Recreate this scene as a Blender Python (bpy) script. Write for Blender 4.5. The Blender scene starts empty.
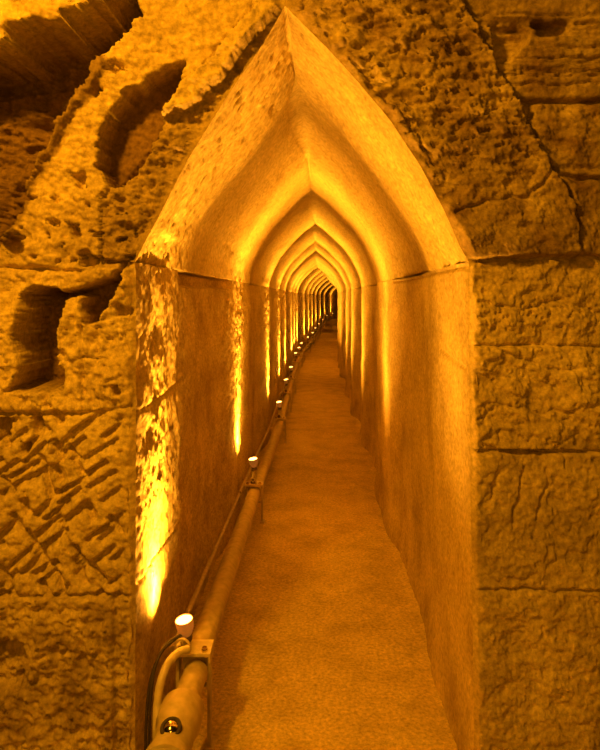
import bpy, bmesh, math, random
import numpy as np
from mathutils import Vector, Matrix

scene = bpy.context.scene
col = scene.collection
rng = np.random.RandomState(7)
random.seed(5)

# ------------------------------------------------------------------ measurements
EYE = 1.5          # eye height
F = 650.0          # focal length in pixels of a 600x750 frame
VX, VY = 310.0, 297.0
D0 = 1.95          # distance of the rock face with the doorway

def interp(x, xs, ys):
    return np.interp(x, xs, ys)

# ------------------------------------------------------------------ noise
def vnoise(x, y, seed=0):
    """value-gradient noise, roughly -1..1"""
    r = np.random.RandomState(seed)
    N = 256
    ang = r.rand(N, N)*2*np.pi
    gx, gy = np.cos(ang), np.sin(ang)
    xi = np.floor(x).astype(int); yi = np.floor(y).astype(int)
    xf = x-xi; yf = y-yi
    u = xf*xf*xf*(xf*(xf*6-15)+10); v = yf*yf*yf*(yf*(yf*6-15)+10)
    def g(ix, iy, dx, dy):
        a = ix % N; b = iy % N
        return gx[a, b]*dx+gy[a, b]*dy
    n00 = g(xi, yi, xf, yf); n10 = g(xi+1, yi, xf-1, yf)
    n01 = g(xi, yi+1, xf, yf-1); n11 = g(xi+1, yi+1, xf-1, yf-1)
    return 1.5*((n00*(1-u)+n10*u)*(1-v)+(n01*(1-u)+n11*u)*v)

def fbm(x, y, seed=0, oct=4, gain=.5):
    s = 0; a = 1; f = 1
    for i in range(oct):
        s = s+a*vnoise(x*f+i*17.3, y*f+i*9.1, seed+i); a *= gain; f *= 2.03
    return s

def ridge(x, y, seed=0, oct=3):
    s = 0; a = 1; f = 1
    for i in range(oct):
        s = s+a*(1-2*np.abs(vnoise(x*f+i*7.3, y*f+i*3.1, seed+i))); a *= .5; f *= 2.1
    return s

def smooth(e0, e1, x):
    t = np.clip((x-e0)/(e1-e0), 0, 1)
    return t*t*(3-2*t)

def chips(x, y, seed):
    """flaky terraced relief: sharp little scarps, 0..1"""
    n = fbm(x, y, seed, 4)
    k = n*2.2
    fl = np.floor(k)
    return (fl+smooth(.0, .13, k-fl)+.25*(k-fl))/2.2

def inpoly(px, py, poly):
    inside = np.zeros(px.shape, bool)
    n = len(poly)
    for i in range(n):
        x0, y0 = poly[i]; x1, y1 = poly[(i+1) % n]
        c = ((y0 > py) != (y1 > py))
        if y0 == y1: continue
        xx = (x1-x0)*(py-y0)/(y1-y0)+x0
        inside ^= (c & (px < xx))
    return inside

def segdist(px, py, pts):
    d = np.full(px.shape, 1e9)
    for (x0, y0), (x1, y1) in zip(pts[:-1], pts[1:]):
        dx, dy = x1-x0, y1-y0
        t = np.clip(((px-x0)*dx+(py-y0)*dy)/(dx*dx+dy*dy+1e-9), 0, 1)
        d = np.minimum(d, np.hypot(px-x0-t*dx, py-y0-t*dy))
    return d

def polymask(px, py, poly, soft=2.0):
    """1 inside, falling to 0 outside over 'soft'"""
    ins = inpoly(px, py, poly)
    d = segdist(px, py, list(poly)+[poly[0]])
    sd = np.where(ins, -d, d)
    return 1-smooth(-soft, soft, sd)

# ------------------------------------------------------------------ mesh helpers
def mesh_obj(name, verts, faces, mat, parent=None, smooth_shade=True):
    me = bpy.data.meshes.new(name)
    me.from_pydata([tuple(v) for v in verts], [], faces)
    me.validate(); me.update()
    if smooth_shade:
        me.polygons.foreach_set('use_smooth', [True]*len(me.polygons))
    if mat: me.materials.append(mat)
    o = bpy.data.objects.new(name, me); col.objects.link(o)
    if parent is not None: o.parent = parent
    return o

def grid_obj(name, P, mat, flip=False):
    """P: (n,m,3) array -> one mesh"""
    n, m = P.shape[:2]
    me = bpy.data.meshes.new(name)
    nv = n*m; nf = (n-1)*(m-1)
    me.vertices.add(nv)
    me.vertices.foreach_set('co', P.reshape(-1).astype(np.float32))
    idx = np.arange(nv).reshape(n, m)
    a, b, c, d = idx[:-1, :-1], idx[1:, :-1], idx[1:, 1:], idx[:-1, 1:]
    q = np.stack([a, d, c, b] if flip else [a, b, c, d], -1).reshape(-1)
    me.loops.add(nf*4)
    me.loops.foreach_set('vertex_index', q.astype(np.int32))
    me.polygons.add(nf)
    me.polygons.foreach_set('loop_start', (np.arange(nf)*4).astype(np.int32))
    me.polygons.foreach_set('loop_total', np.full(nf, 4, np.int32))
    me.polygons.foreach_set('use_smooth', np.ones(nf, bool))
    me.update(calc_edges=True)
    me.materials.append(mat)
    o = bpy.data.objects.new(name, me); col.objects.link(o)
    return o

def grid_normals(P):
    du = np.gradient(P, axis=0); dv = np.gradient(P, axis=1)
    n = np.cross(du, dv)
    return n/(np.linalg.norm(n, axis=2, keepdims=True)+1e-12)

class MB:
    def __init__(s): s.v = []; s.f = []
    def add(s, vs, fs):
        k = len(s.v); s.v += [tuple(v) for v in vs]; s.f += [tuple(i+k for i in f) for f in fs]
        return s
    def tube(s, pts, r, n=16, caps=True):
        pts = [Vector(p) for p in pts]
        rs = r if isinstance(r, (list, tuple)) else [r]*len(pts)
        vs = []; up = Vector((0, 0, 1)); ref = None
        for i, p in enumerate(pts):
            t = (pts[min(i+1, len(pts)-1)]-pts[max(i-1, 0)]).normalized()
            if ref is None:
                ref = t.cross(up)
                if ref.length < .05: ref = t.cross(Vector((1, 0, 0)))
            ref = (ref-t*ref.dot(t)).normalized()
            b = t.cross(ref)
            for k in range(n):
                a = 2*math.pi*k/n
                vs.append(p+(ref*math.cos(a)+b*math.sin(a))*rs[i])
        fs = []
        for i in range(len(pts)-1):
            for k in range(n):
                k2 = (k+1) % n
                fs.append((i*n+k, i*n+k2, (i+1)*n+k2, (i+1)*n+k))
        if caps:
            fs.append(tuple(reversed(range(n)))); fs.append(tuple(range((len(pts)-1)*n, len(pts)*n)))
        return s.add(vs, fs)
    def lathe(s, prof, n=28, M=None):
        vs = []
        for (r, z) in prof:
            for k in range(n):
                a = 2*math.pi*k/n
                vs.append(Vector((max(r, 1e-5)*math.cos(a), max(r, 1e-5)*math.sin(a), z)))
        if M is not None: vs = [M @ v for v in vs]
        fs = []
        for i in range(len(prof)-1):
            for k in range(n):
                k2 = (k+1) % n
                fs.append((i*n+k, i*n+k2, (i+1)*n+k2, (i+1)*n+k))
        return s.add(vs, fs)
    def box(s, c, size, bev=.002, M=None):
        bm = bmesh.new()
        bmesh.ops.create_cube(bm, size=1)
        for v in bm.verts: v.co = Vector((v.co.x*size[0], v.co.y*size[1], v.co.z*size[2]))
        bmesh.ops.bevel(bm, geom=bm.edges[:], offset=bev, segments=2, affect='EDGES', profile=.6)
        vs = [v.co+Vector(c) for v in bm.verts]
        if M is not None: vs = [M @ v for v in vs]
        bm.verts.index_update()
        fs = [tuple(v.index for v in f.verts) for f in bm.faces]
        bm.free()
        return s.add(vs, fs)
    def build(s, name, mat, parent=None, smooth_shade=True):
        o = mesh_obj(name, s.v, s.f, mat, parent, False)
        if smooth_shade:
            o.data.shade_smooth()
            try: o.data.set_sharp_from_angle(angle=math.radians(40))
            except Exception: pass
        return o

def empty(name, loc, label, cat, group=None):
    o = bpy.data.objects.new(name, None); col.objects.link(o)
    o.empty_display_size = .05
    o.location = loc; o['label'] = label; o['category'] = cat
    if group: o['group'] = group
    return o

def structure(o, label=None):
    o['kind'] = 'structure'
    if label: o['label'] = label
    return o

# ------------------------------------------------------------------ materials
def rock_mat(name, dark, mid, light, scale=1.0, bump=.5, rough=.9, stains=.5, fine=1.0, adobe_shade=False):
    m = bpy.data.materials.new(name); m.use_nodes = True
    nt = m.node_tree; N = nt.nodes; L = nt.links
    bs = N['Principled BSDF']; bs.inputs['Roughness'].default_value = rough
    bs.inputs['Specular IOR Level'].default_value = .15
    tc = N.new('ShaderNodeTexCoord')
    n1 = N.new('ShaderNodeTexNoise'); n1.inputs['Scale'].default_value = 3.2*scale
    n1.inputs['Detail'].default_value = 9; n1.inputs['Roughness'].default_value = .62
    L.new(tc.outputs['Object'], n1.inputs['Vector'])
    cr = N.new('ShaderNodeValToRGB')
    e = cr.color_ramp.elements
    e[0].position = .33; e[0].color = (*dark, 1)
    e[1].position = .7; e[1].color = (*light, 1)
    k = cr.color_ramp.elements.new(.5); k.color = (*mid, 1)
    L.new(n1.outputs['Fac'], cr.inputs['Fac'])
    # grain: small speckle of the stone itself
    n2 = N.new('ShaderNodeTexNoise'); n2.inputs['Scale'].default_value = 55*scale
    n2.inputs['Detail'].default_value = 5; n2.inputs['Roughness'].default_value = .7
    L.new(tc.outputs['Object'], n2.inputs['Vector'])
    mr = N.new('ShaderNodeMapRange'); mr.inputs['From Min'].default_value = .3; mr.inputs['From Max'].default_value = .7
    mr.inputs['To Min'].default_value = 1-.9*stains; mr.inputs['To Max'].default_value = 1.25
    L.new(n2.outputs['Fac'], mr.inputs['Value'])
    mx = N.new('ShaderNodeMix'); mx.data_type = 'RGBA'; mx.blend_type = 'MULTIPLY'
    mx.inputs['Factor'].default_value = 1
    L.new(cr.outputs['Color'], mx.inputs['A']); L.new(mr.outputs['Result'], mx.inputs['B'])
    outc = mx.outputs['Result']
    if adobe_shade:        # dark red adobe under lost plaster, plus shade painted into recesses and holes
        at = N.new('ShaderNodeAttribute'); at.attribute_name = 'adobe_shade'
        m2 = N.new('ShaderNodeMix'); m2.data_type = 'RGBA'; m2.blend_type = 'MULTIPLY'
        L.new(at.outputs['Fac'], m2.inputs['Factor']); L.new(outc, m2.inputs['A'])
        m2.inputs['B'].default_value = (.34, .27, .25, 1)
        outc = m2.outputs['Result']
    L.new(outc, bs.inputs['Base Color'])
    # bump
    n3 = N.new('ShaderNodeTexNoise'); n3.inputs['Scale'].default_value = 38*fine
    n3.inputs['Detail'].default_value = 8; n3.inputs['Roughness'].default_value = .68
    L.new(tc.outputs['Object'], n3.inputs['Vector'])
    vo = N.new('ShaderNodeTexVoronoi'); vo.inputs['Scale'].default_value = 60*fine
    L.new(tc.outputs['Object'], vo.inputs['Vector'])
    ad = N.new('ShaderNodeMath'); ad.operation = 'MULTIPLY_ADD'
    ad.inputs[1].default_value = .25
    L.new(vo.outputs['Distance'], ad.inputs[0]); L.new(n3.outputs['Fac'], ad.inputs[2])
    bp = N.new('ShaderNodeBump'); bp.inputs['Strength'].default_value = bump
    bp.inputs['Distance'].default_value = .012
    L.new(ad.outputs[0], bp.inputs['Height']); L.new(bp.outputs['Normal'], bs.inputs['Normal'])
    return m

def plain_mat(name, colr, rough=.5, metal=0.0, emis=None, es=0, bump=0, spec=.5):
    m = bpy.data.materials.new(name); m.use_nodes = True
    nt = m.node_tree; N = nt.nodes; L = nt.links
    bs = N['Principled BSDF']
    bs.inputs['Roughness'].default_value = rough; bs.inputs['Metallic'].default_value = metal
    bs.inputs['Specular IOR Level'].default_value = spec
    tc = N.new('ShaderNodeTexCoord'); no = N.new('ShaderNodeTexNoise')
    no.inputs['Scale'].default_value = 30; no.inputs['Detail'].default_value = 6
    L.new(tc.outputs['Object'], no.inputs['Vector'])
    cr = N.new('ShaderNodeValToRGB')
    cr.color_ramp.elements[0].position = .3; cr.color_ramp.elements[1].position = .75
    cr.color_ramp.elements[0].color = (*[c*.7 for c in colr], 1)
    cr.color_ramp.elements[1].color = (*[min(1, c*1.12) for c in colr], 1)
    L.new(no.outputs['Fac'], cr.inputs['Fac']); L.new(cr.outputs['Color'], bs.inputs['Base Color'])
    if emis:
        bs.inputs['Emission Color'].default_value = (*emis, 1); bs.inputs['Emission Strength'].default_value = es
    if bump:
        bp = N.new('ShaderNodeBump'); bp.inputs['Strength'].default_value = bump; bp.inputs['Distance'].default_value = .003
        L.new(no.outputs['Fac'], bp.inputs['Height']); L.new(bp.outputs['Normal'], bs.inputs['Normal'])
    return m

M_FACE = rock_mat('ochre_cut_rock', (.40, .29, .07), (.60, .45, .11), (.76, .59, .16), 1.0, .5, adobe_shade=True)
M_WALL = rock_mat('ochre_tunnel_rock', (.38, .28, .07), (.55, .42, .11), (.70, .54, .15), 1.1, .5)
M_VAULT = rock_mat('ochre_vault_plaster', (.48, .36, .09), (.62, .48, .125), (.70, .55, .16), .9, .35)
M_FLOOR = rock_mat('trodden_earth_floor', (.55, .42, .10), (.72, .56, .14), (.82, .65, .18), 1.3, .6, fine=2.2)
M_PIPE = plain_mat('dusty_cast_pipe', (.54, .44, .20), .55, 0, bump=.3)
M_PLATE = plain_mat('pale_painted_steel', (.68, .57, .30), .4, .0, bump=.15)
M_DARK = plain_mat('dark_rubber', (.05, .035, .02), .6)
M_CHROME = plain_mat('polished_metal', (.75, .62, .4), .15, 1.0)
M_CUP = plain_mat('warm_glass_lamp_shell', (.62, .30, .05), .3, 0, (1, .42, .05), .12)
M_LENS = plain_mat('glowing_lamp_lens', (.9, .7, .4), .3, 0, (1, .50, .09), 10)
M_SOCKET = plain_mat('lamp_socket_plastic', (.16, .1, .05), .5)

# ------------------------------------------------------------------ tunnel course
lamp_px = [(184, 620), (253, 459), (279, 402), (286, 379.6), (291, 367), (295.6, 353), (299, 347.6), (301.5, 343),
           (308, 337), (312.6, 332.7), (315.4, 327.9), (318.9, 323.7), (322.7, 319.2), (326.8, 315.4), (332.7, 313.3)]
LAMPS = []
for (x, y) in lamp_px:                       # lens height 0.42 m above the floor
    d = F*1.08/(y-VY); LAMPS.append(((x-VX)/F*d, d))
LY = [l[1] for l in LAMPS]

wl_y = [0, 1.95, 4.33, 6.7, 8.5, 10.0, 12.5, 13.9, 15.3, 17.5, 19.7, 22.6, 26.3, 31.6, 38.2, 43.1, 52]
wl_x = [-.525, -.525, -.485, -.43, -.405, -.38, -.355, -.33, -.30, -.16, -.035, .075, .245, .50, .86, 1.37, 3.6]
wr_w = [1.0, 1.0, .99, .97, .95, .94, .94, .95, .95, .95, .95, .96, .98, 1.0, 1.0, 1.0, 1.0]
def WL(y): return interp(y, wl_y, wl_x)
def WR(y): return WL(y)+interp(y, wl_y, wr_w)
def APH(y): return interp(y, [1.95, 4.2, 6.7, 8.5, 10, 12.5, 50], [2.39, 2.36, 2.27, 2.24, 2.22, 2.20, 2.20])
def APX(y): return (WL(y)+WR(y))/2+interp(y, [1.95, 2.4, 4.2, 7, 50], [-.055, -.05, -.015, 0, 0])
SPR = 1.605
hL = [0, .12, .24, .405, .57, .75, .91, 1]; lL = [1, .965, .89, .70, .47, .24, .07, 0]
hR = [0, .054, .2, .36, .56, .755, .88, 1]; lR = [1, .98, .885, .74, .54, .32, .15, 0]

def rib(y, hard):
    """0 at the lamp stations, negative (recessed) between them"""
    b = np.zeros_like(y)
    for i, s in enumerate(LY):
        prev = s-LY[i-1] if i else 2.2
        nxt = LY[i+1]-s if i+1 < len(LY) else 3
        sg = min(.42, .27*min(prev, nxt))
        if i == 0:
            w = 1-smooth(2.55, 2.60 if hard else 3.1, y)
        else:
            dy = y-s-.06
            w = np.exp(-np.abs(dy/sg)**2.2)
            if i == 1: w = smooth(3.6, 4.15, y)*(1-smooth(5.0, 5.35, y))
        b = np.maximum(b, w)
    return b-1

# v samples along the tunnel
vy = np.concatenate([np.linspace(1.95, 3.0, 150), np.linspace(3.0, 5.2, 210)[1:], np.linspace(5.2, 12, 240)[1:], np.linspace(12, 50, 560)[1:]])

# facade outline of the doorway (pixel frame, at depth D0): left / right edge for a given row
LEAN_L, LEAN_R = .10, .20
edgeL = [(135, 262), (146, 240), (156, 222), (171, 192), (187, 161), (211, 122), (235, 84), (263, 44), (285, 6)]
edgeR = [(469, 262), (460, 247), (445, 212), (421, 167), (390, 120), (359, 83), (329, 50), (301, 22), (285, 6)]
def edge_px(py, side):
    e = edgeL if side < 0 else edgeR
    ys = [p[1] for p in e][::-1]; xs = [p[0] for p in e][::-1]
    x = np.interp(py, ys, xs)
    if side < 0: return np.where(py > 262, 135+(py-262)*-.002, x)
    return np.where(py > 262, 469+(py-262)*.013, x)

def lean(py, px):
    k = np.clip((262-py)/333.3, 0, 1.6)
    w = smooth(200, 380, px)
    return k*(LEAN_L*(1-w)+LEAN_R*w)

def from_px(px, py, d):
    """a point on the rock face: d = how far it stands out of the plane y = D0"""
    Y = D0-d
    Yr = D0-lean(py, px)
    return np.stack([(px-VX)/F*Yr, Y, EYE+(VY-py)/F*Yr], -1)

def wob(py, s):
    return 2.2*vnoise(py/17., py*0+s, 91)+1.2*vnoise(py/6., py*0+s, 92)

def edge_point(py, side):
    px = edge_px(py, side)
    return from_px(px, py, lean(py, px))

# ---- corridor walls
def make_wall(side):
    nz = 250
    z = np.linspace(-.03, SPR, nz)
    Y, Z = np.meshgrid(vy, z)
    base = WL(Y) if side < 0 else WR(Y)
    if side > 0: base = base+.03*np.clip((1.6-Z)/1.6, 0, 1)*(1-smooth(2, 6, Y))
    r = rib(Y, side < 0)
    amp = .055 if side < 0 else .065
    first = (Y < 3.8)
    X = base+side*(-r)*amp*(1+.3*smooth(5.2, 6.4, Y))*np.where(first & (side > 0), .6, 1)
    # flare of the rib foot on the floor
    foot = np.exp(-(Z/.12)**2)*.02
    X = X-side*foot
    rel = .0040*fbm(Y*14, Z*7, 11+side, 5)+.007*fbm(Y*2.5, Z*2.2, 31+side, 3)
    tool = .0030*ridge(Y*30, Z*11, 41+side, 2)+.0045*chips(Y*16, Z*9, 45+side)
    k = 1.0 if side < 0 else .55
    near = 1-.3*smooth(6, 14, Y)
    disp = (rel+tool*k)*near*np.where(Y > 4.9, smooth(0, .1, SPR-Z), 1)
    if side < 0: disp = disp-.003*smooth(.05, .2, fbm(Y*56, Z*24, 49, 3))*(1-smooth(8, 14, Y))
    # course joints and cracks of the near jamb
    if side < 0:
        for zj in (1.15, .62):
            disp -= .010*np.exp(-((Z-zj-.02*vnoise(Y*3, Y*0, 5))/.006)**2)*(Y < 2.9)
        g = (1-smooth(.0, .012, np.abs(Z-1.578)-.022))*smooth(2.56, 2.62, Y)*(1-smooth(4.0, 4.12, Y))
        disp -= .055*g
        pl = smooth(-.2, .3, fbm(Y*6, Z*3, 77, 3))*(Y < 2.6)
        disp -= .010*pl*smooth(.7, 1.3, Z)
    else:
        disp -= .012*np.exp(-((Z-(SPR-.012))/.006)**2)*(Y < 4.0)
        zc = 1.28+.06*(Y-2)
        disp -= .008*np.exp(-((Z-zc)/.006)**2)*(Y < 2.45)*(Y > 2.0)
        disp -= .007*np.exp(-((Y-2.22-.02*vnoise(Z*6, Z*0, 3))/.006)**2)*(Z > .8)
    e = smooth(1.95, 2.02, Y)                      # rounded, chipped arris at the doorway
    X = X-side*disp*e+side*(1-e)**2*.018*(1+.8*fbm(Z*9, Z*0, 8, 3))
    P = np.stack([X, Y, Z], -1)
    return grid_obj('wall_left' if side < 0 else 'wall_right', P, M_WALL, flip=(side > 0))
structure(make_wall(-1)); structure(make_wall(1))

# ---- pointed vault
def make_vault():
    nh = 120
    hs = np.linspace(0, 1, nh)**1.0
    rows = []
    hD = [0, .12, .25, .45, .6, .75, .87, 1]; lD = [1, .975, .91, .77, .61, .41, .235, 0]
    def ring(y):
        k = float(smooth(2.9, 5.0, y))
        fL = np.interp(hs, hL, lL)*(1-k)+np.interp(hs, hD, lD)*k
        fR = np.interp(hs, hR, lR)*(1-k)+np.interp(hs, hD, lD)*k
        a = APH(y); ax = APX(y)
        l, r = WL(y), WR(y)
        L = np.stack([ax+(l-ax)*fL, np.full(nh, y), SPR+(a-SPR)*hs], -1)
        R = np.stack([ax+(r-ax)*fR, np.full(nh, y), SPR+(a-SPR)*hs], -1)
        return np.concatenate([L, R[::-1][1:]])
    eL = edge_point(262-256*hs, -1); eR = edge_point(262-256*hs, 1)
    E = np.concatenate([eL, eR[::-1][1:]])
    sm = lambda A: A
    y1 = 2.45; R1 = ring(y1)
    pts = []
    na = 72
    for k in range(na):
        t = k/na
        pts.append(E*(1-t)+R1*t)
    ys = vy[vy >= y1]
    for y in ys: pts.append(ring(y))
    P = np.stack(pts, 1)                       # (profile, along, 3)
    # smooth the profile polyline a little (keeps the apex crease)
    for _ in range(6):
        for a, b in ((1, nh-2), (nh+1, 2*nh-3)):
            P[a:b] = (P[a-1:b-1]+2*P[a:b]+P[a+1:b+1])/4
    Nn = grid_normals(P)
    c = np.stack([(WL(P[..., 1])+WR(P[..., 1]))/2, P[..., 1], np.full(P.shape[:2], 1.5)], -1)
    sgn = np.sign(((c-P)*Nn).sum(-1, keepdims=True)); Nn = Nn*sgn
    Y = P[..., 1]
    s = np.linspace(0, 1.95, P.shape[0])[:, None]+0*Y
    r = rib(Y, False)
    amp = .065
    hh0 = np.concatenate([hs, hs[::-1][1:]])[:, None]+0*Y
    disp = r*(1+.3*smooth(5.2, 6.4, Y))*np.where(np.arange(P.shape[0])[:, None]*1.0+0*Y < nh, .055+.01*smooth(0, .3, hh0), .065)
    q = Y*1.0
    nf = np.where(Y > 4.9, smooth(0, .06, hh0), 1)
    disp = disp+nf*.004*fbm(q*10, s*9, 55, 4)+nf*.008*fbm(q*2.2, s*2, 56, 2)+.004*chips(q*20, s*6, 57)*(Y < 2.9)+.003*chips(q*40, s*18, 60)*(Y < 2.6)
    # long chisel grooves and cracks following the arch
    rightside = (np.arange(P.shape[0])[:, None] >= nh)+0*Y > 0
    hh = np.concatenate([hs, hs[::-1][1:]])[:, None]+0*Y
    yc = 2.27+.28*hh+.012*vnoise(hh*8, hh*0, 4)
    disp -= .030*np.exp(-((Y-yc)/.010)**2)*rightside*(hh < .42)*smooth(-.1, .2, vnoise(hh*16, hh*0, 14)+.25)
    disp -= .012*smooth(.35, .5, fbm(q*34, s*12, 58, 2))*(Y < 2.7)*(1-.4*rightside)
    disp -= .006*smooth(.45, .6, fbm(q*24, s*7, 59, 3))*(Y < 4.4)
    yc = 2.9+.35*hh
    disp -= .004*np.exp(-((Y-yc)/.012)**2)*rightside
    yc = 2.62-.45*hh
    disp -= .016*np.exp(-((Y-yc)/.012)**2)*(~rightside)*smooth(.4, .5, hh)*(1-smooth(.82, .9, hh))
    # lost flake of plaster above the left springing
    fl = (~rightside)*smooth(.0, .02, .14+.05*vnoise(Y*14, Y*0, 9)-hh)*(1-smooth(2.35, 2.42, Y))
    disp -= .014*fl
    disp -= .010*np.exp(-(np.abs(s-.975)/.008)**2)
    e = np.linspace(0, 1, P.shape[1])*P.shape[1]/12.0
    e = np.clip(e, 0, 1)[None, :]
    P = P+Nn*(disp*e+(1-e)**2*-.001)[..., None]
    # underside of the springing: an extra row pushed back into the rock
    first = P[0].copy(); first[:, 0] -= .09
    last = P[-1].copy(); last[:, 0] += .09
    P = np.concatenate([first[None], P, last[None]])
    return grid_obj('ceiling', P, M_VAULT, flip=False)
structure(make_vault())

# ---- floor
def make_floor():
    ys = np.concatenate([np.linspace(-1.6, 5.2, 260), np.linspace(5.2, 12, 140)[1:], np.linspace(12, 52, 380)[1:]])
    t = np.linspace(0, 1, 90)
    T, Y = np.meshgrid(t, ys)
    w = smooth(1.9, 2.02, Y)
    l = -1.9*(1-w)+(WL(Y)-.12)*w
    r = 1.9*(1-w)+(WR(Y)+.12)*w
    X = l+(r-l)*T
    Z = .010*fbm(X*1.3, Y*.9, 61, 3)+.0025*fbm(X*14, Y*14, 62, 3)
    Z += .020*vnoise(X*.4, Y*1.55+.3, 63)*smooth(3, 6, Y)
    Z -= .012*np.exp(-((X-(WR(Y)-.0))/.06)**2)*smooth(2, 2.3, Y)
    Z += .02*np.exp(-((X-(WL(Y)))/.10)**2)*smooth(2, 2.3, Y)
    return grid_obj('floor', np.stack([X, Y, Z], -1), M_FLOOR, flip=True)
structure(make_floor())

# ---- closing rock at the far end
zz = np.linspace(-.1, 2.5, 30); xx = np.linspace(2.3, 4.6, 30)
XX, ZZ = np.meshgrid(xx, zz)
structure(grid_obj('wall_end', np.stack([XX, 50.1+.03*fbm(XX*3, ZZ*3, 3, 3), ZZ], -1), M_WALL))

# ------------------------------------------------------------------ the rock face round the doorway
def groove(px, py, pts, w, wobble=2.0, seed=0):
    qx = px+wobble*vnoise(px/14., py/14., 200+seed)
    qy = py+wobble*vnoise(px/14., py/14., 230+seed)
    return np.exp(-(segdist(qx, qy, pts)/w)**2)

def relief_left(px, py):
    wx = px+3.2*fbm(px/22., py/22., 301, 4, .7); wy = py+3.2*fbm(px/22., py/22., 302, 4, .7)
    d = .012*fbm(px/60., py/60., 303, 3)
    rough = .004*fbm(px/8., py/8., 304, 3)
    top = 1-smooth(255, 275, py)
    mid = smooth(262, 272, py)*(1-smooth(408, 416, py))
    herr = smooth(408, 418, py)*(1-smooth(590, 606, py))
    low = smooth(590, 606, py)
    # --- upper part: diagonal layers of broken plaster on rock
    ledge = [(-200, -200), (100, -200), (108, 8), (84, 22), (68, 31), (45, 33), (22, 40), (18, 53), (-200, 60)]
    recess = [(-200, 50), (20, 40), (68, 25), (104, 6), (125, -30), (140, 15), (118, 42), (100, 55), (76, 95), (55, 128), (34, 172),
              (14, 226), (-6, 250), (-200, 245)]
    rib1 = [(98, 56), (106, 66), (92, 90), (70, 118), (54, 148), (40, 168), (12, 232), (4, 250), (2, 225), (26, 160), (52, 120), (76, 92)]
    dark2 = [(150, 72), (168, 62), (186, 60), (180, 86), (165, 115), (161, 128), (148, 152), (122, 186), (109, 186), (98, 166),
             (100, 136), (110, 112), (130, 88)]
    slab2 = [(163, 120), (170, 103), (182, 84), (214, 58), (256, 8), (268, -20), (292, -20), (284, 6), (250, 42), (224, 80), (200, 101), (188, 108), (178, 112)]
    mL = polymask(wx+3*fbm(px/9., py/9., 340, 2), wy+4*fbm(px/12., py/9., 341, 2), ledge, 1.2); mR = polymask(wx, wy, recess, 2.0)
    d = d+top*(.085*mL)
    adobe_shade = top*mR*(1-mL)  # recess under the ledge: adobe tone with its shade painted in
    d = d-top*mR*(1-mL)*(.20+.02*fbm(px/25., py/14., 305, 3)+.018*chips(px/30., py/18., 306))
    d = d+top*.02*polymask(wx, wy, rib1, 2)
    adobe_shade = np.maximum(adobe_shade, .75*top*polymask(wx, wy, [(98, 52), (110, 64), (96, 92), (74, 120), (58, 150), (44, 170), (16, 232), (4, 250), (-4, 225), (20, 160), (48, 120), (72, 92)], 2))
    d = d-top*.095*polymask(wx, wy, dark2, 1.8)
    adobe_shade = np.maximum(adobe_shade, top*polymask(wx, wy, dark2, 1.8))
    d = d+top*.045*polymask(wx, wy, slab2, 1.2)*(1-.3*smooth(240, 290, px))
    fl = top*(1-mR)*(1-polymask(wx, wy, dark2, 3))*(1-polymask(wx, wy, slab2, 2))
    ang = (px*.64+py*.77); acr = (px*.77-py*.64)      # along / across the diagonal
    d = d+fl*(.012*chips(acr/30., ang/60., 307)+.0015*ridge(acr/9., ang/16., 308, 2))
    # pits low in the upper left
    pits = smooth(.5, .6, fbm(px/16., py/12., 309, 3))*smooth(185, 215, py)*top
    d = d-.035*pits*(px < 135)
    bumpy = (px > 100)*top*smooth(-14, 0, py-(330-1.25*px))  # knobbly strip beside the arch
    adobe_shade = np.maximum(adobe_shade, .5*bumpy*(1-polymask(wx, wy, slab2, 2)))
    d = d-.018*smooth(.2, .4, bumpy)*(1-polymask(wx, wy, slab2, 2))+bumpy*(1-polymask(wx, wy, slab2, 2))*(.010*chips(px/9., py/9., 310)+.012*chips(acr/20., ang/20., 333))
    for poly, dep in (([(10, 234), (20, 238), (22, 252), (12, 256), (4, 250)], .06), ([(66, 222), (80, 228), (80, 236), (70, 234)], .05),
                      ([(78, 256), (86, 250), (98, 262), (80, 268)], .05), ([(72, 172), (85, 170), (84, 188), (76, 186)], .04),
                      ([(112, 60), (126, 68), (122, 74), (108, 70)], .04), ([(92, 88), (98, 80), (100, 90), (94, 96)], .05)):
        d = d-dep*polymask(wx, wy, poly, 1.2)
    # --- middle course with the deep hole
    hole = [(20, 293), (39, 285), (57, 290), (66, 300), (57, 332), (56, 359), (62, 377), (60, 392), (8, 392), (18, 374), (12, 335), (20, 311)]
    hol2 = [(57, 296), (72, 290), (90, 284), (114, 278), (123, 264), (121, 278), (115, 293), (105, 308), (99, 320), (87, 325), (83, 312), (84, 296), (66, 297)]
    w2x = px+2.5*fbm(px/12., py/12., 311, 3); w2y = py+2.5*fbm(px/12., py/12., 312, 3)
    d = d-.21*polymask(w2x, w2y, hole, 1.5)
    d = d-.11*polymask(w2x, w2y, hol2, 1.6)
    adobe_shade = np.maximum(adobe_shade, np.maximum(polymask(w2x, w2y, hole, 1.5), polymask(w2x, w2y, hol2, 1.6)))  # shade of both holes painted into the colour as well
    d = d-.04*polymask(w2x, w2y, [(116, 305), (138, 308), (138, 313), (118, 318)], 1.5)
    d = d-.05*polymask(w2x, w2y, [(112, 388), (119, 385), (121, 394), (114, 397)], 1.2)
    d = d-.04*polymask(w2x, w2y, [(40, 390), (48, 392), (48, 408), (42, 406)], 1.5)
    d = d+mid*(.014*chips(px/26., py/30., 313)+.004*ridge(px/8., py/12., 314, 2))
    d = d-.014*groove(px, py, [(81, 322), (82, 358), (83, 402)], 1.3)-.012*groove(px, py, [(82, 358), (105, 359), (105, 398)], 1.2, seed=2)
    d = d-.012*groove(px, py, [(97, 325), (97, 356)], 1.1, seed=3)-.012*groove(px, py, [(62, 330), (62, 390)], 1.3, seed=4)
    for gx in (20, 30, 40, 52, 66, 74, 90, 98): d = d-.007*groove(px, py, [(gx, 396), (gx+1, 411)], 1.2, 1, gx)
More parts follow.
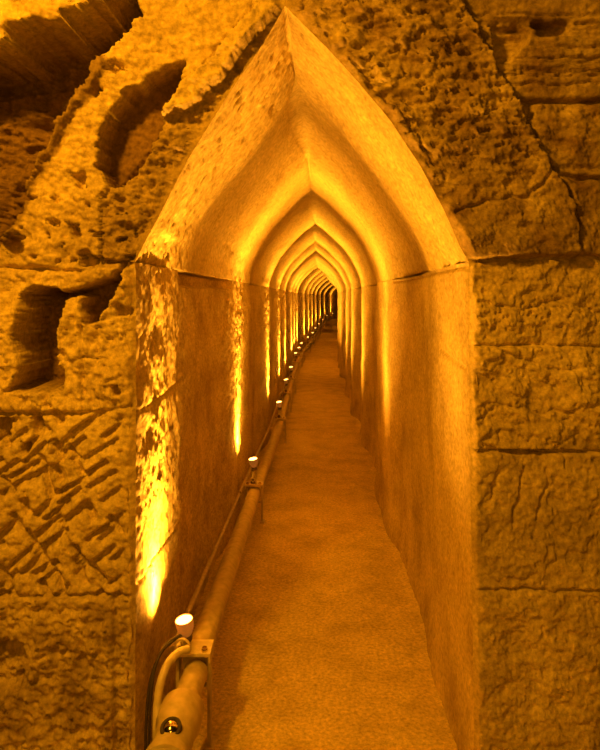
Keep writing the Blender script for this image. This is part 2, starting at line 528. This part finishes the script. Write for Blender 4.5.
    # joints
    d = d-.020*groove(px, py, [(-200, 266), (40, 268), (80, 272), (105, 262), (135, 262)], 2.0, seed=6)
    d = d-.016*groove(px, py, [(-200, 413), (60, 414), (110, 412), (140, 402)], 2.0, seed=7)
    d = d-.014*groove(px, py, [(-200, 600), (135, 596)], 2.0, seed=8)
    # --- herringbone pick marks
    r = np.random.RandomState(12)
    h = np.zeros_like(px)
    row = 0
    y = 416
    while y < 604:
        x = -6+(row % 2)*13-190
        while x < 124:
            gx = x+r.uniform(-11, 11); gy = y+r.uniform(-9, 9)
            up = r.rand() < .58
            an = math.radians(r.uniform(-46, -28) if up else r.uniform(48, 74))
            ln = r.uniform(14, 24) if up else r.uniform(10, 17)
            if abs(px.min()) > -1:
                sel = (np.abs(px-gx) < 30) & (np.abs(py-gy) < 30)
                if sel.any():
                    qx = px[sel]-gx; qy = py[sel]-gy
                    al = qx*math.cos(an)+qy*math.sin(an); ac = -qx*math.sin(an)+qy*math.cos(an)
                    if not up: ac = -ac
                    wd = r.uniform(7, 12)
                    # sharp scarp on the upper side, ramp on the lower
                    prof = np.where(ac < 0, 1-smooth(0, 1.6, -ac), 1-smooth(0, wd, ac))
                    cut = prof*(1-smooth(ln*.8, ln, np.abs(al)))
                    h[sel] = np.maximum(h[sel], cut*r.uniform(.6, 1.1)*(1 if up else 1.35))
            x += r.uniform(19, 30)
        y += 15.0; row += 1
    edgefade = 1-smooth(112, 128, px)
    d = d-herr*edgefade*.030*h+herr*.003*chips(px/14., py/14., 316)
    for poly in ([(-3, 418), (10, 420), (8, 436), (-3, 440)], [(30, 418), (40, 420), (38, 434), (32, 434)], [(20, 440), (25, 448), (24, 458), (19, 452)]):
        d = d-.05*polymask(w2x, w2y, poly, 1.5)
    # --- rough pitted base
    vn = fbm(px/11., py/11., 317, 3)
    d = d+low*(.006*ridge(px/15., py/15., 318, 3)+.008*vn-.018*smooth(.55, .85, vn))
    d = d-low*.05*polymask(wx, wy, [(-200, 640), (24, 646), (30, 660), (20, 690), (-200, 700)], 5)
    d = d-low*.012*smooth(111, 115, px)
    d = d+rough+.003*chips(px/5., py/5., 319)
    return d, np.clip(adobe_shade+.55*low*smooth(-.5, .5, fbm(px/30., py/30., 330, 3)), 0, 1)

def relief_right(px, py):
    wx = px+3.0*fbm(px/26., py/26., 401, 3); wy = py+3.0*fbm(px/26., py/26., 402, 3)
    d = .008*fbm(px/70., py/60., 403, 3)
    top = 1-smooth(254, 260, py)
    low = 1-top
    diag = [(440, -60), (465, 0), (488, 44), (512, 84), (540, 138), (556, 168)]
    lx = np.interp(py, [p[1] for p in diag], [p[0] for p in diag])+2*vnoise(py/12., px*0, 404)
    right = smooth(-1.5, 1.5, px-lx)*(1-smooth(166, 172, py))
    joint2 = np.interp(py, [160, 190, 205, 262], [553, 568, 576, 577])
    right2 = smooth(-1, 1, px-joint2)*smooth(160, 170, py)*top
    # pecked stone between arch and diagonal
    peck = (1-right)*(1-right2)*top
    up = 1-smooth(120, 215, py)
    qx = px*.9+py*.25
    d = d+peck*(.005*up*ridge(qx/15., py/9., 405, 2)+.018*chips(px/30., py/17., 406)*(.5+.5*up)-.014*up*smooth(.35, .5, fbm(px/13., py/8., 407, 3)))
    d = d-.016*groove(px, py, [(350, 60), (400, 110), (445, 178)], 1.6, 4, 1)*top
    # long slab joint on the diagonal, and the blocks beyond
    d = d-.035*groove(px, py, diag, 1.8, 1, 2)
    d = d-right*.022
    strat = [(-30, 2), (12, 1.2), (22, 2.2), (56, 1.6), (69, 1.4), (73, 1.0), (82, 1.2)]
    for i, (yy, w) in enumerate(strat):
        d = d-right*.014*groove(px, py, [(440, yy), (700, yy-2)], w, 3, 10+i)
    d = d-right*.040*groove(px, py, [(500, 99), (560, 98), (800, 95)], 2.2, 2, 20)
    d = d+right*.012*(py > 10)*(py < 70)*chips(px/60., py/7., 408)
    d = d-.05*polymask(wx, wy, [(492, 22), (520, 20), (532, 30), (524, 44), (512, 56), (500, 60), (496, 40)], 2)
    d = d-.05*polymask(wx, wy, [(536, 18), (572, 17), (574, 32), (540, 34)], 2)
    d = d-.04*polymask(wx, wy, [(526, 100), (536, 100), (534, 116), (530, 112)], 2)
    d = d+right*smooth(99, 104, py)*.012*chips(px/30., py/16., 409)
    d = d-.030*groove(px, py, [(556, 168), (575, 178), (800, 174)], 2.6, 3, 21)
    d = d-.030*groove(px, py, [(553, 164), (568, 184), (576, 205), (577, 258)], 1.8, 2, 22)
    d = d-right2*.010
    d = d-top*.014*groove(px, py, [(455, 212), (475, 204), (500, 200), (528, 196), (544, 182), (552, 168)], 2.0, 3, 23)
    d = d+top*(1-right)*smooth(196, 204, py)*.012*(1-right2)
    d = d+top*.010*chips(px/28., py/22., 411)*smooth(170, 200, py)
    d = d-top*.008*groove(px, py, [(525, 192), (540, 160), (515, 130), (495, 150)], 2, 3, 24)
    # lower courses
    d = d+top*.028*smooth(200, 250, py)*(px > 440)     # upper block overhangs the course below
    d = d-.022*groove(px, py, [(455, 262), (520, 259), (577, 257), (800, 259)], 2.2, 2, 25)
    courses = [(258, 346, 421, 1.0), (346, 450, 431, 1.2), (450, 589, 441, .8), (589, 900, 451, .7)]
    for (a, b, sd, k) in courses:
        m = smooth(a-1, a+2, py)*(1-smooth(b-2, b+1, py))
        asp = (1.0, .55) if sd != 441 else (.5, 1.3)
        d = d+m*k*(.016*chips(px/48.*asp[0]*1.2, py/60./asp[1], sd)+.002*ridge(px/30., py/13., sd+1, 2)+.003*fbm(px/12., py/9., sd+2, 3))
    d = d-.016*groove(px, py, [(465, 346), (570, 345), (600, 347), (800, 347)], 1.4, 1.5, 26)
    d = d-.028*groove(px, py, [(465, 451), (800, 453)], 1.7, .6, 27)
    d = d-.014*groove(px, py, [(472, 591), (510, 588), (560, 591), (800, 589)], 1.5, 3, 28)
    for pts in ([(500, 350), (560, 372), (590, 366)], [(478, 420), (500, 404), (545, 414), (600, 404)], [(525, 470), (519, 500), (512, 530)],
                [(548, 470), (542, 510), (538, 520)], [(490, 500), (500, 470)], [(476, 300), (520, 310), (560, 300)], [(560, 300), (600, 312)],
                [(478, 392), (486, 405), (482, 430)]):
        d = d-.010*groove(px, py, pts, 1.6, 4, int(pts[0][0]))
    cluster = np.exp(-((py-315)/14)**2)*low
    d = d-cluster*.012*smooth(.3, .6, fbm(px/7., py/5., 412, 2))
    d = d+.0025*fbm(px/8., py/8., 413, 3)+.0015*chips(px/5., py/5., 414)
    adobe_shade = top*(.62+.35*fbm(px/40., py/30., 430, 3))*smooth(300, 500, px-.2*py+150)
    return d, np.clip(adobe_shade, 0, 1)

def make_face(side):
    # rows finer inside the picture
    rows = np.concatenate([np.linspace(-230, -4, 60), np.linspace(-4, 6, 8)[1:], np.linspace(6, 262, 190)[1:], np.linspace(262, 752, 330)[1:], np.linspace(752, 806, 24)[1:]])
    n = 190
    t = np.linspace(0, 1, n)
    if side < 0:
        t = np.concatenate([np.linspace(0, .12, 14)[:-1], np.linspace(.12, 1, n)])
    T, PY = np.meshgrid(t, rows)
    ed = edge_px(np.clip(PY, 6, None), side)
    # above the crown both halves meet on one line
    if side < 0:
        x0 = -190.0
        inner = x0+(ed-x0)*0+(-8)
        PX = np.where(T < .12, x0+(inner-x0)*T/.12, inner+(ed-inner)*(T-.12)/.88)
    else:
        x1 = 800.0
        u = T
        PX = np.where(u < .88, ed+(606-ed)*u/.88, 606+(x1-606)*(u-.88)/.12)
    d, adobe_shade = relief_left(PX, PY) if side < 0 else relief_right(PX, PY)
    dist = np.abs(PX-ed)
    open_ = smooth(0, 20, PY)       # only where there is an opening
    fade = smooth(0, 9, dist)
    if side > 0 or True:
        fade_top = smooth(0, 16, dist)
        fade = np.where(PY < 8, fade_top, fade)
    d = d*(1.15 if side < 0 else .95)*fade-.014*(1-smooth(0, 5, dist))*smooth(262, 280, PY)
    P = from_px(PX, PY, d+lean(PY, PX))
    o = grid_obj('wall_front_left' if side < 0 else 'wall_front_right', P, M_FACE, flip=(side > 0) ^ True)
    at = o.data.attributes.new('adobe_shade', 'FLOAT', 'POINT')
    at.data.foreach_set('value', adobe_shade.reshape(-1).astype(np.float32))
    return o
structure(make_face(-1)); structure(make_face(1))

# ------------------------------------------------------------------ lamps, stands and pipes
def pipe_pt(i):
    lx, ly = LAMPS[i]
    x = (-.388 if i == 0 else -.372) if i < 2 else lx-.0
    h = .262 if i == 0 else .19
    return Vector((x if i < 2 else lx+.012, ly, h))
PP = [pipe_pt(i) for i in range(len(LAMPS))]

def make_stand_parts(root, ph):
    r = .046
    top = ph+r+.012
    b = MB().box((0, 0, top+.006), (.122, .090, .012), .002)
    tp = b.build('top_plate', M_PLATE, root)
    for s in (-1, 1): MB().box((s*.058, 0, top-.010), (.006, .088, .022), .001).build('flange', M_PLATE, tp)
    for s in (-1, 1):
        MB().box((s*.0525, 0, (top-.0)/2), (.012, .030, top), .002).build('leg', M_PIPE, root)
        MB().box((s*.054, 0, .004), (.030, .060, .008), .001).build('foot', M_PIPE, root)
    MB().tube([(-.05, 0, ph-r-.012), (.05, 0, ph-r-.012)], .007, 10).build('cross_bar', M_PIPE, root)
    for s in (-1, 1): MB().lathe([(0, .020), (.008, .020), (.008, .013), (.011, .013), (.011, .0)], 6, Matrix.Translation((s*.040, -.030, top+.006))).build('bolt', M_CHROME, root)
    return top+.012

def make_lamp_parts(root, H):
    """root on the stand plate, H = height of the lens above it"""
    tilt = Matrix.Translation((0, 0, H)) @ Matrix.Rotation(math.radians(-7), 4, 'Y') @ Matrix.Rotation(math.radians(9), 4, 'X')
    R = .030
    MB().lathe([(.0, .004), (R*.6, .003), (R*.93, 0), (R*.93, -.004)], 28, tilt).build('lens', M_LENS, root)
    MB().lathe([(R*.93, .003), (R, .003), (R*1.02, -.004), (R, -.012), (R*.93, -.030), (R*.74, -.045), (R*.55, -.054), (R*.5, -.058), (0, -.058)], 28, tilt).build('lamp_shell', M_CUP, root)
    MB().lathe([(R*.52, -.050), (R*.56, -.056), (R*.56, -.072), (R*.45, -.078), (0, -.078)], 20, tilt).build('socket', M_SOCKET, root)
    u = MB(); pts = []
    for k in range(19):
        a = math.pi*k/18
        pts.append((.024*math.cos(a), -.030, .014+.026*math.sin(a)))
    u.tube([(.024, -.030, 0)]+pts+[(-.024, -.030, 0)], .0045, 10)
    u.build('yoke', M_PLATE, root); u = MB()
    u.tube([(.0, -.030, .038), (0, -.010, min(.05, H-.085)), (0, 0, H-.072)], .007, 10)
    u.build('swivel_arm', M_PLATE, root)
    if H > .12:
        MB().lathe([(.016, 0), (.016, .010), (.010, .014), (.009, H-.080), (.014, H-.072), (0, H-.072)], 16).build('stem', M_SOCKET, root)

which = ['nearest to the doorway', 'second from the doorway', 'third from the doorway', 'fourth from the doorway', 'fifth from the doorway',
         'sixth from the doorway', 'seventh from the doorway', 'eighth from the doorway', 'ninth from the doorway', 'tenth from the doorway',
         'eleventh from the doorway', 'fourth from the far end', 'third from the far end', 'second from the far end', 'farthest, where the tunnel bends away']
stand0 = None; lamp0 = {}
def children(o): return [c for c in bpy.data.objects if c.parent == o]
def copy_tree(src, loc):
    r = src.copy(); col.objects.link(r); r.location = loc
    for c in children(src):
        k = c.copy(); col.objects.link(k); k.parent = r
        for g in children(c):
            h = g.copy(); col.objects.link(h); h.parent = k
    return r

STAND_T = None
for i, (lx, ly) in enumerate(LAMPS):
    p = PP[i]
    if i < 2:
        st = empty('pipe_stand', (p.x, ly, 0), '', 'stand', 'steel stands carrying the pipe')
        top = make_stand_parts(st, p.z)
        st['_top'] = top
        if i == 1: STAND_T = (st, top)
    else:
        st = copy_tree(STAND_T[0], (p.x, ly, 0)); top = STAND_T[1]
    if '_top' in st: del st['_top']
    st['label'] = 'pale steel stand holding the pipe on the floor, ' + which[i]
    # lamp
    if i == 0:
        lp = empty('floor_spotlight', (lx, ly-.0, top), '', 'lamp', 'glowing uplights along the pipe'); H = .42-top
        lp.location.z = top
        make_lamp_parts(lp, .42-top+.0)
    elif i == 1:
        lp = empty('floor_spotlight', (lx, ly, top), '', 'lamp', 'glowing uplights along the pipe'); H = .42-top
        make_lamp_parts(lp, H); LT = lp
    else:
        lp = copy_tree(LT, (lx, ly, top)); H = .42-top
    lp['label'] = 'small glowing uplight on the pipe stand, ' + which[i]

# main pipe sections between the stands
hollow = lambda r: r*.8
for i in range(len(PP)-1):
    a, b = PP[i], PP[i+1]
    dirv = (b-a).normalized()
    root = empty('pipe_section', a, 'dusty long pipe section starting at the stand ' + which[i], 'pipe', 'pipe sections along the left wall')
    A = dirv*.012; B = (b-a)-dirv*.008
    MB().tube([A, A+dirv*.002, B], [.042, .044, .044], 24).build('pipe', M_PIPE, root)
    c = MB().tube([A+dirv*.045, A+dirv*.047, A+dirv*.095, A+dirv*.098], [.045, .0495, .0495, .045], 24)
    c.build('collar', M_PIPE, root)

# near pipe with the wide socket
root = empty('socket_pipe', (-.385, 1.2, .25), 'wide dusty pipe socket in the foreground with a round glass cap on top', 'pipe')
o = Vector(root.location)
def rel(p): return Vector(p)-o
a0 = Vector((-.385, .2, .250)); a1 = Vector((-.386, 1.97, .250)); a2 = Vector((-.378, 2.155, .260))
MB().tube([rel(a0), rel(Vector((-.385, 1.86, .25))), rel(Vector((-.386, 1.90, .25))), rel(a1), rel(a1)+Vector((0, .008, 0))], [.056, .056, .066, .066, .060], 28).build('wide_pipe', M_PIPE, root)
MB().tube([rel(a1), rel(a2)], [.040, .040], 24).build('inner_pipe', M_PIPE, root)
MB().tube([rel(Vector((-.385, 1.72, .25))), rel(Vector((-.385, 1.724, .25))), rel(Vector((-.385, 1.756, .25))), rel(Vector((-.385, 1.76, .25)))], [.056, .064, .064, .056], 28).build('collar', M_PIPE, root)
Mt = Matrix.Translation(rel(Vector((-.385, 1.83, .250)))) @ Matrix.Rotation(math.radians(28), 4, 'X')
MB().lathe([(.030, .045), (.030, .066), (.027, .070), (.022, .070), (.020, .066)], 24, Mt).build('cap_ring', M_DARK, root)
MB().lathe([(.021, .066), (.016, .071), (.008, .0745), (0, .0755)], 24, Mt).build('glass_cap', M_CHROME, root)

# thin conduit beside the pipe, one length per bay
for i in range(len(PP)-1):
    a = PP[i]+Vector((-.098, .0, 0)); b = PP[i+1]+Vector((-.098, 0, 0))
    if i == 0: a = Vector((-.470, 2.20, .30))
    d = (b-a).normalized()
    co = MB().tube([a+d*.02, b-d*.02], .010, 12).build('thin_conduit', M_PIPE)
    co['label'] = 'thin conduit left of the large pipe, from stand ' + which[i]
    co['category'] = 'conduit'; co['group'] = 'thin conduit lengths along the left wall'
# elbow conduit dropping from the first stand
e = [Vector((-.395, 2.12, .352)), Vector((-.425, 2.10, .352)), Vector((-.452, 2.06, .335)), Vector((-.466, 2.02, .295)), Vector((-.468, 1.99, .24)), Vector((-.462, 1.96, .18)), Vector((-.46, 1.95, .01))]
def smoothpath(P, n=6):
    out = []
    for i in range(len(P)-1):
        p0 = P[max(i-1, 0)]; p1 = P[i]; p2 = P[i+1]; p3 = P[min(i+2, len(P)-1)]
        for k in range(n):
            t = k/n
            out.append(.5*((2*p1)+(p2-p0)*t+(2*p0-5*p1+4*p2-p3)*t*t+(3*p1-p0-3*p2+p3)*t**3))
    out.append(P[-1]); return out
ec = MB().tube(smoothpath(e), .013, 14).build('elbow_conduit', M_PLATE)
ec['label'] = 'short bent pale conduit dropping to the floor left of the nearest stand'; ec['category'] = 'conduit'
for k, (dx, dz, lb) in enumerate(((.0, .024, 'upper black cable looping over the bent conduit by the nearest uplight'), (.012, .004, 'lower black cable beside the bent conduit by the nearest uplight'))):
    c = [Vector((-.425-k*.006, 2.165, .375-k*.012)), Vector((-.442-k*.008, 2.14, .38-k*.012)), Vector((-.470-k*.010, 2.09, .375-k*.022)), Vector((-.490-k*.010, 2.04, .32-k*.02)), Vector((-.494-k*.010, 2.0, .20)), Vector((-.492-k*.010, 1.98, .02))]
    cb = MB().tube(smoothpath(c), .0045, 10).build('cable', M_DARK)
    cb['label'] = lb; cb['category'] = 'cable'; cb['group'] = 'cables at the nearest uplight'

# ------------------------------------------------------------------ light
WARM = (1.0, .415, .045)
def spot(name, loc, direction, power, cone, blend, radius, colr=WARM, parent=None):
    l = bpy.data.lights.new(name, 'SPOT'); l.energy = power; l.color = colr
    l.spot_size = math.radians(cone); l.spot_blend = blend; l.shadow_soft_size = radius
    o = bpy.data.objects.new(name, l); col.objects.link(o)
    o.location = loc
    o.rotation_euler = Vector(direction).to_track_quat('-Z', 'Y').to_euler()
    return o

spot_fill = 20.0; BEAM = 170.0; WIDE = 470.0; FAN = .15
for i, (lx, ly) in enumerate(LAMPS):
    p = Vector((lx, ly, .432))
    wall = float(WL(np.array(ly)))
    dx = (wall-lx)
    spot('lamp_beam', p, (dx*(1.4 if i else 2.0), .05, 1.0), BEAM if i else 150, 30 if i else 24, 1.0, .022)
    g = spot('lamp_fan', p, (0, 0, 1.0), WIDE, 164, 1.0, .022)      # oval lens: wide across the tunnel, narrow along it
    g.rotation_euler = (math.pi, math.radians((-8, 4, 10)[min(i, 2)]), 0)
    g.scale = (1, (.26, .20, .11)[min(i, 2)], 1)
    if i == 0: g.data.energy = 280

for i, (lx, ly) in enumerate(LAMPS):
    spot('lamp_spill', (lx, ly, .432), (-.06, 0, 1), spot_fill if i < 2 else 9.0, 160, 1.0, .022)
# the lamp of the crossing passage, up to the left in front of the rock face
l = bpy.data.lights.new('passage_lamp', 'POINT'); l.energy = 205; l.color = (1.0, .395, .014); l.shadow_soft_size = .10
lo = bpy.data.objects.new('passage_lamp', l); col.objects.link(lo); lo.location = (-1.0, .50, 2.75)
l = bpy.data.lights.new('rear_fill', 'POINT'); l.energy = 62; l.color = (1.0, .395, .014); l.shadow_soft_size = .15  # added fill light behind the camera, not a known lamp
lo = bpy.data.objects.new('rear_fill', l); col.objects.link(lo); lo.location = (-.2, -1.2, 1.9)

w = bpy.data.worlds.new('world'); scene.world = w; w.use_nodes = True
w.node_tree.nodes['Background'].inputs[0].default_value = (1, .45, .06, 1)
w.node_tree.nodes['Background'].inputs[1].default_value = .01

# ------------------------------------------------------------------ camera
cam = bpy.data.cameras.new('camera'); co_ = bpy.data.objects.new('camera', cam); col.objects.link(co_)
cam.sensor_width = 36; cam.lens = F/750*36
cam.shift_x = (300-VX)/750; cam.shift_y = (VY-375)/750
co_.location = (0, 0, EYE); co_.rotation_euler = (math.pi/2, 0, 0)
cam.clip_start = .02; cam.clip_end = 200
scene.camera = co_

vs = scene.view_settings
scene.display_settings.display_device = 'sRGB'
vs.view_transform = 'Standard'; vs.look = 'None'; vs.gamma = 1; vs.use_curve_mapping = False
vs.exposure = 0.0
